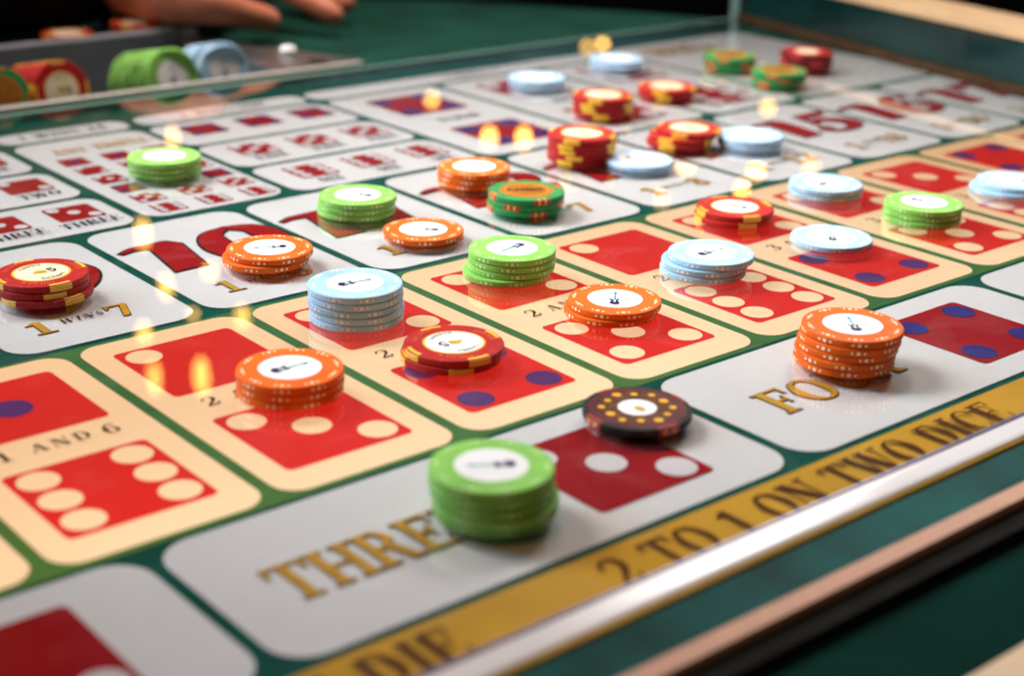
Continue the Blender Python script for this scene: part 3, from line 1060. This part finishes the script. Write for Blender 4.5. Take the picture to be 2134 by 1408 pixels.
def insert_mesh(name, mats, stripes, width, count=4, inward=.030):
    """coloured clay inserts that wrap the rim: top sliver, edge and underside"""
    q = MB()
    for g in range(count):
        a0 = 2 * PI * g / count
        n = len(stripes)
        for i, mi in enumerate(stripes):
            aa, ab = a0 - width / 2 + width * i / n, a0 - width / 2 + width * (i + 1) / n
            ns = max(2, int(8 / n))
            for s in range(ns):
                a, c = aa + (ab - aa) * s / ns, aa + (ab - aa) * (s + 1) / ns
                q.poly([side_pt(a, .0012), side_pt(c, .0012), side_pt(c, TH - .006), side_pt(a, TH - .006)], None, mi)
                ra = R0 - .0105
                q.poly([side_pt(a, TH - .006), side_pt(c, TH - .006), (ra * math.cos(c), ra * math.sin(c), TH + .0009), (ra * math.cos(a), ra * math.sin(a), TH + .0009)], None, mi)
                ri = R0 - inward
                q.poly([(ra * math.cos(a), ra * math.sin(a), TH + .0009), (ra * math.cos(c), ra * math.sin(c), TH + .0009),
                        (ri * math.cos(c), ri * math.sin(c), TH + .0009), (ri * math.cos(a), ri * math.sin(a), TH + .0009)], None, mi)
    return q.mesh(name, mats)


INS = {'red': insert_mesh('inserts_red', [YEL], [0], .50), 'green': insert_mesh('inserts_green', [REDI, GOLDI], [0, 0, 1, 0, 0, 1, 0, 0], .46, 4, .034),
       'black': insert_mesh('inserts_black', [REDI], [0], .46, 4, .022), 'maroon': insert_mesh('inserts_maroon', [REDI], [0], .5, 4)}


def black_spots_mesh():
    q = MB()
    for g in range(4):
        a0 = 2 * PI * g / 4
        for da in (-.10, .10):
            q.poly([side_pt(a0 + da + .0115 / R0 * math.cos(t * PI / 5), TH / 2 + .0115 * math.sin(t * PI / 5), .0018) for t in range(10)])
    for k in range(12):
        a = 2 * PI * k / 12
        rr = .150 if k % 2 else .165
        q.disc(rr * math.cos(a), rr * math.sin(a), (.018 if k % 3 else .023), TH + .0032, 0, 12)
    q.disc(.02, 0, .034, TH + .0030, 1, 10, .022)
    return q.mesh('gold_spots', [GOLDI, OLIVE])


SPOT_BLACK = black_spots_mesh()


def green_print_mesh():
    q = MB()
    draw_text(q, 'CASINO', -.125, -.022, .044, 0, TH + .0026, .05, track=.1, sx=.95)
    o_ = [(.150 * math.cos(2 * PI * s / 40), .150 * math.sin(2 * PI * s / 40)) for s in range(40)]
    i_ = [(.143 * math.cos(2 * PI * s / 40), .143 * math.sin(2 * PI * s / 40)) for s in range(40)]
    q.strip(o_, i_, TH + .0024, 1, True)
    return q.mesh('inlay_print_green', [INKB, GOLDI])


PR_GREEN = green_print_mesh()


def orient(o, ang):
    o.rotation_euler = (0, 0, ang)


def chip(kind, loc, rot, label, group, top, emblem_rot=0.0, white=False):
    t = thing('casino_chip', label, 'casino chip', loc, group)
    orient(t, rot)
    link('clay_body', BODY[kind], t)
    if kind in DOT:
        link('edge_dots', EDOT[kind], t)
        if top:
            i = link('inlay', INL_WHITE, t)
            g = link('guitar_emblem', GUITAR, i)
            orient(g, emblem_rot - rot)
            link('face_dots', FDOT[kind], t)
    else:
        link('edge_inserts', INS[kind], t)
        if kind == 'red' and top:
            i = link('inlay', INL_RED_W if white else INL_RED, t)
            e = link('emblem', EMB_RED, i)
            orient(e, emblem_rot - rot)
            link('rim_stamp', STAMP_RED, t)
        elif kind == 'green' and top:
            i = link('inlay', INL_GREEN, t)
            e = link('inlay_print', PR_GREEN, i)
            orient(e, emblem_rot - rot)
        elif kind == 'black':
            i = link('inlay', INL_BLACK, t)
            link('gold_spots', SPOT_BLACK, t)
        elif kind == 'maroon' and top:
            link('inlay', INL_MAROON, t)
    return t


NUMW = dict(zip('1 2 3 4 5 6 9 10 11 12 13 14'.split(), 'one two three four five six nine ten eleven twelve thirteen fourteen'.split()))


def in_words(t):
    return ' '.join(NUMW.get(x, x) for x in t.replace(' AND ', ' and ').split())


COLN = {'lime': 'lime green guitar chip', 'orange': 'orange guitar chip', 'blue': 'light blue guitar chip', 'red': 'red chip with yellow edge inserts',
        'green': 'dark green chip with bronze inlay', 'black': 'black and wine chip with gold spots', 'maroon': 'dark maroon chip'}
ORD = ['top', 'second from top', 'third from top', 'fourth from top', 'fifth from top']

# kind, px of the top face centre, count, place, emblem vector in the photo, [(dx, dy) photo pixels for lower chips], extra
STACKS = [
    ('lime', 1024, 968, 5, 'on the THREE square', (-85, 4), [(0, 0), (4, 2), (12, 4), (8, 0)]),
    ('black', 1328, 849, 1, 'on the THREE square beside its die', (1, 0), []),
    ('orange', 1777, 675, 5, 'on the FOUR lettering', (-22, -30), [(-3, 1), (-7, 0), (-11, 1), (-12, 0)]),
    ('orange', 604, 765, 3, 'on the 2 AND 3 square', (90, -22), [(1, 0), (-1, 0)]),
    ('blue', 740, 588, 5, 'on the 2 AND 4 square', (80, -14), [(1, 0), (0, 0), (3, 0), (2, 0)]),
    ('red', 946, 713, 2, 'on the 2 AND 4 square', (-70, 20), [(-6, 1)]),
    ('lime', 1067.5, 516, 4, 'on the 2 AND 5 square', (-58, 20), [(0, 0), (-1, 0), (-12, 2)]),
    ('orange', 1281.5, 621.6, 2, 'on the 2 AND 5 square', (2, -23), [(-9, 1)]),
    ('blue', 1482, 524.6, 3, 'on the 2 AND 6 square', (60, -15), [(-13, 1), (-15, 1)]),
    ('blue', 1733, 492, 1, 'on the 3 AND 4 square', (-6, -16), []),
    ('red', 1532, 430, 2, 'on the 3 AND 4 square', (40, 6), [(-3, 1)]),
    ('lime', 1926, 420, 3, 'on the 3 AND 5 square', (45, 10), [(-2, 0), (-2, 1)]),
    ('blue', 1721, 380, 2, 'on the 3 AND 5 square', (20, -12), [(0, 0)]),
    ('blue', 2112, 375, 2, 'on the 3 AND 6 square', (-40, -4), [(-13, 2)]),
    ('orange', 562, 515, 2, 'on the 10 square', (-65, 4), [(-9, 2)]),
    ('orange', 882, 477, 1, 'on the 11 square', (-60, -4), []),
    ('lime', 745.5, 405, 3, 'on the 11 square', (-40, -4), [(-3, 0), (-4, 0)]),
    ('orange', 988, 346, 3, 'on the 12 square', (-40, -3), [(-1, 0), (0, 0)]),
    ('green', 1097, 396, 3, 'on the 12 square', (50, 0), [(0, 0), (-3, 0)]),
    ('lime', 342, 324, 3, 'on the ANY TRIPLE square', (-40, -4), [(0, 0), (1, 0)]),
    ('red', 1213, 277, 5, 'on the 13 square', (30, 8), [(0, 0), (1, 0), (-1, 0), (0, 0)]),
    ('blue', 1330, 331, 1, 'on the 13 square', (30, 3), []),
    ('red', 1436, 266, 3, 'on the 14 square', (30, 8), [(-14, 2), (-20, 3)]),
    ('blue', 1563, 280, 2, 'on the 14 square', (10, -8), [(1, 0)]),
    ('red', 1257, 197, 4, 'on the pair of fives square', (30, 8), [(0, 0), (1, 0), (0, 0)]),
    ('red', 1390, 179, 2, 'on the pair of sixes square', (30, 8), [(-1, 0)]),
    ('blue', 1119, 160, 2, 'on the pair of fives square', (8, -8), [(0, 0)]),
    ('blue', 1284, 121, 2, 'on the pair of sixes square', (10, -8), [(1, 1)]),
    ('green', 1521, 114, 3, 'on BIG, nearer the dealer felt', (30, 0), [(0, 0), (1, 0)]),
    ('green', 1624, 146, 3, 'on BIG, beside pair of sixes', (30, 0), [(0, 0), (-1, 0)]),
    ('maroon', 1682, 107, 4, 'on BIG near the end panel', (30, 0), [(0, 0), (0, 0), (0, 0)]),
    ('red', 86, 567, 3, 'on the 9 square', (60, -16), [(-2, 1), (7, 3)]),
]
SPIN = {('red', 946): 0.0, ('black', 1328): 0.0}
rng = random.Random(11)
GAP = 0.0006
for (kind, px, py, n, place, ev, offs) in STACKS:
    ztop = GLASS + n * (TH + GAP)
    c0 = bp(px, py, ztop)
    e0, e1 = bp(px, py, ztop), bp(px + ev[0], py + ev[1], ztop)
    erot = math.atan2(e1.y - e0.y, e1.x - e0.x)
    base_rot = rng.uniform(0, 2 * PI)
    if kind in ('red', 'green', 'black'):
        # inserts as they sit in the photograph: one of them towards the lower right
        q = bp(px - 34, py + 24, ztop) if py < 300 else bp(px + 50, py + 30, ztop)
        base_rot = math.atan2(q.y - e0.y, q.x - e0.x)
    for i in range(n):
        dx, dy = (0, 0) if i == 0 else offs[i - 1]
        zb = GLASS + GAP + (n - 1 - i) * (TH + GAP)
        c = bp(px + dx, py + dy, ztop)
        rot = base_rot if i == 0 else base_rot + rng.uniform(-.9, .9)
        if kind == 'red' and i > 0:
            rot = base_rot + rng.uniform(-.35, .25)
        pos = '' if n == 1 else ', ' + ('bottom' if i == n - 1 else ORD[i])
        chip(kind, (c.x, c.y, zb), rot, COLN[kind] + ' ' + in_words(place) + pos, 'chips bet on the table', i == 0, erot, white=(px in (946, 1532)))

# ------------------------------------------------------------------ dealer's chip tray
tx0, tx1, ty0, ty1 = 0.6, 6.32, 6.42, 8.50
tray = thing('chip_tray', 'grey steel chip tray set into the green felt', 'chip tray', (3.5, 7.4, -.012))
TO = (-3.5, -7.4, .012)


def tpart(mb, name, mats, smooth=False):
    return mb.build(name, mats, tray, smooth, TO)


b = MB()
# rim: four flanges round the opening (the right flange is wide and carries the lock)
ox0, ox1, oy0, oy1 = tx0 + .12, 5.42, ty0 + .10, ty1 - .14
b.box(tx0, tx1, ty0, oy0, -.010, .030)
b.box(tx0, ox0, oy0 + .0005, oy1, -.010, .029)
tpart(b, 'front_flange', [mat('pale_steel', (.62, .58, .52), .38, metal=.4, var=.08)])
b = MB()
b.poly([(ox1, oy0, .040), (tx1, oy0, .040), (5.62, oy1, .040), (ox1, oy1, .040)])
b.poly([(ox1, oy0, -.010), (ox1, oy0, .040), (ox1, oy1, .040), (ox1, oy1, -.010)])
b.poly([(tx1, oy0, -.010), (5.62, oy1, -.010), (5.62, oy1, .040), (tx1, oy0, .040)])
tpart(b, 'side_flange', [METAL])
b = MB()
b.box(tx0, 5.60, oy1, ty1, -.010, .15)
bevel(tpart(b, 'back_flange', [mat('satin_steel', (.42, .42, .46), .4, metal=.5, var=.08)]), .02)
b = MB()
SL = .21                                            # fall of the tray floor towards the dealer
fl = lambda y: -.209 - SL * (y - 6.70)
b.poly([(ox0, oy0, fl(oy0)), (ox1, oy0, fl(oy0)), (ox1, oy1, fl(oy1)), (ox0, oy1, fl(oy1))])
b.box(ox0 - .02, ox1, oy0 - .004, oy0 + .02, -.60, .030)
b.box(ox0, ox1, oy1 - .03, oy1 - .004, -.60, .14)
b.box(ox1 - .02, ox1 - .002, oy0, oy1 - .031, -.60, .038)
tpart(b, 'tray_well', [GREYP])
for i in range(8):
    b = MB()
    xx = 0.98 + .53 * i
    ya, yb = oy0 + .06, oy1 - .05
    for x_, o_ in ((xx - .02, 1), (xx + .02, -1)):
        b.poly([(x_, ya, fl(ya)), (x_, ya, fl(ya) + .10), (x_, yb, fl(yb) + .10), (x_, yb, fl(yb))][::o_])
    b.poly([(xx - .02, ya, fl(ya) + .10), (xx + .02, ya, fl(ya) + .10), (xx + .02, yb, fl(yb) + .10), (xx - .02, yb, fl(yb) + .10)])
    b.poly([(xx - .02, ya, fl(ya)), (xx + .02, ya, fl(ya)), (xx + .02, ya, fl(ya) + .10), (xx - .02, ya, fl(ya) + .10)])
    tpart(b, 'divider', [GREYP])
b = MB()
kx, ky = bp(600, 106, .07).xy
for s in range(24):
    a, c = 2 * PI * s / 24, 2 * PI * (s + 1) / 24
    for (r1, z1), (r2, z2) in (((.085, .041), (.085, .085)), ((.085, .085), (.06, .115)), ((.06, .115), (.0001, .125))):
        b.poly([(kx + r1 * math.cos(a), ky + r1 * math.sin(a), z1), (kx + r1 * math.cos(c), ky + r1 * math.sin(c), z1),
                (kx + r2 * math.cos(c), ky + r2 * math.sin(c), z2), (kx + r2 * math.cos(a), ky + r2 * math.sin(a), z2)])
tpart(b, 'lock_knob', [SHINE_WHITE], True)
b = MB()
hx, hy = bp(662, 127, .042).xy
b.disc(hx, hy, .10, .0425, 0, 24)
tpart(b, 'lock_hole', [BLACKR])

ROLLS = [('red', 3.37, 'red chip with yellow inserts'), ('lime', 4.43, 'lime green guitar chip'), ('blue', 4.96, 'light blue guitar chip'), ('green', 2.84, 'dark green chip with bronze inlay')]
for kind, rx, nm in ROLLS:
    cnt = {'red': 20, 'lime': 22, 'blue': 14, 'green': 12}[kind]
    for i in range(cnt):
        y = 6.70 + i * (TH + .0006)
        z = fl(y) + R0 + .012
        t = thing('casino_chip', 'front %s standing on edge in the dealer tray' % nm if i == 0 else '%s standing on edge in the dealer tray roll' % nm,
                  'casino chip', (rx, y + TH, z), 'chips rolled in the dealer tray')
        t.rotation_euler = (PI / 2 - math.atan(SL), (0.02 + rng.uniform(-.10, .10)) if kind not in DOT else (rng.uniform(0, 6.28) if i else 0), 0)
        t.rotation_mode = 'XYZ'
        link('clay_body', BODY[kind], t)
        link('edge_dots' if kind in DOT else 'edge_inserts', EDOT[kind] if kind in DOT else INS[kind], t)
        if i == 0:
            if kind in DOT:
                ii = link('inlay', INL_WHITE, t)
                gg = link('guitar_emblem', GUITAR, ii)
                gg.rotation_euler = (0, 0, PI / 2)
            elif kind == 'red':
                ii = link('inlay', INL_RED, t)
                link('emblem', EMB_RED, ii)
            else:
                link('inlay', INL_GREEN, t)

# ------------------------------------------------------------------ dealer: hand and dark sleeve
person = thing('person', 'dealer in black sleeve with one hand spread on the felt behind the chip tray', 'person', (5.0, 9.0, -.01))
PO = Vector((5.0, 9.0, -.01))


def skin_obj(name, verts, edges, radii, material, parent, sub=2, root=0, rflat=None):
    me = bpy.data.meshes.new(name)
    me.from_pydata([tuple((Vector(v) - PO) * U) for v in verts], edges, [])
    o = bpy.data.objects.new(name, me)
    col.objects.link(o)
    o.parent = parent
    sk = o.modifiers.new('skin', 'SKIN')
    sk.use_smooth_shade = True
    for i, d in enumerate(me.skin_vertices[0].data):
        r = radii[i]
        d.radius = (r[0] * U, r[1] * U) if isinstance(r, tuple) else (r * U, r * U)
        d.use_root = (i == root)
    ss = o.modifiers.new('subsurf', 'SUBSURF')
    ss.levels = sub
    ss.render_levels = sub
    me.materials.append(material)
    return o


def P(px, py, z):
    return bp(px, py, z)


V, E, Rr = [], [], []


def chain(start, pts):
    prev = start
    for (p, r) in pts:
        V.append(p)
        Rr.append(r)
        i = len(V) - 1
        if prev is not None:
            E.append((prev, i))
        prev = i
    return prev


# wrist -> palm, then five fingers of different length, resting fingertips on the felt
wrist = chain(None, [(Vector((5.22, 9.52, .52)), .40)])
palm = chain(wrist, [(P(372, -34, .56), .46)])
kn = chain(palm, [(P(470, -72, .60), .40)])
chain(palm, [(P(440, 10, .44), .22), (P(505, 28, .32), .160), (P(556, 40, .22), .140), (P(584, 50, .17), .105)])           # thumb
chain(kn, [(P(570, -38, .50), .165), (P(645, 0, .36), .145), (P(692, 30, .23), .125), (P(714, 44, .16), .095)])        # index
chain(kn, [(P(595, -70, .50), .165), (P(676, -28, .38), .145), (P(718, 6, .25), .125), (P(736, 20, .17), .095)])       # middle
chain(kn, [(P(575, -104, .48), .150), (P(658, -72, .36), .130), (P(705, -40, .22), .110), (P(728, -26, .14), .085)])      # ring
chain(kn, [(P(535, -137, .44), .13), (P(600, -118, .34), .11), (P(640, -92, .20), .095), (P(658, -80, .13), .075)])     # little
hand = skin_obj('hand', V, E, Rr, SKIN, person, 2)

# black sleeve: forearm lying behind the tray, upper arm going up to the shoulder and the jacket out of frame
a0, a1, a2, a3 = Vector((5.40, 9.52, .52)), Vector((3.9, 9.62, .55)), Vector((1.9, 9.9, .72)), Vector((1.9, 10.9, 4.5))
sv = [a0, a0.lerp(a1, .5), a1, a2, (a2 + a3) / 2, a3, Vector((.6, 11.4, 4.6)), Vector((-.8, 11.6, 4.4)), Vector((-.8, 11.5, 1.8)), Vector((-.8, 11.4, -2.5)), Vector((-2.2, 11.4, 4.6)), Vector((-3.7, 10.6, 4.4)), Vector((-4.0, 9.6, 2.2))]
se = [(0, 1), (1, 2), (2, 3), (3, 4), (4, 5), (5, 6), (6, 7), (7, 8), (8, 9), (7, 10), (10, 11), (11, 12)]
sr = [.46, .52, .58, .64, .72, .85, 1.0, (1.7, 1.2), (1.8, 1.3), (1.7, 1.2), 1.0, .85, .65]
skin_obj('jacket', sv, se, sr, BLACK, person, 2, 7)
cuff = MB()
d = (a0 - a1).normalized()
up = Vector((0, 0, 1))
sx = d.cross(up).normalized()
sy = sx.cross(d).normalized()
for s in range(28):
    a, c = 2 * PI * s / 28, 2 * PI * (s + 1) / 28
    for (o1, r1), (o2, r2) in (((-.25, .50), (.16, .485)), ((.16, .485), (.16, .42))):
        q = []
        for oo, rr, an in ((o1, r1, a), (o1, r1, c), (o2, r2, c), (o2, r2, a)):
            q.append(tuple(a0 + d * oo + (sx * math.cos(an) + sy * math.sin(an)) * rr - PO))
        cuff.poly(q)
cuff.build('cuff', [BLACK], person, True)

# spare red chips on the felt behind the tray
for i, (px, n) in enumerate(((150, 4), (262, 5))):
    c = bp(px, 70 - 25 * i, .16)
    for k in range(n):
        chip('red', (c.x, 8.78, -.009 + k * (TH + GAP)), .4 + i + k, 'spare red chip behind the tray, %s of stack %s the dealer hand' % (ORD[n - 1 - k] if k else 'bottom', 'away from' if i == 0 else 'beside'),
             'spare chips behind the tray', k == n - 1, 0.3)
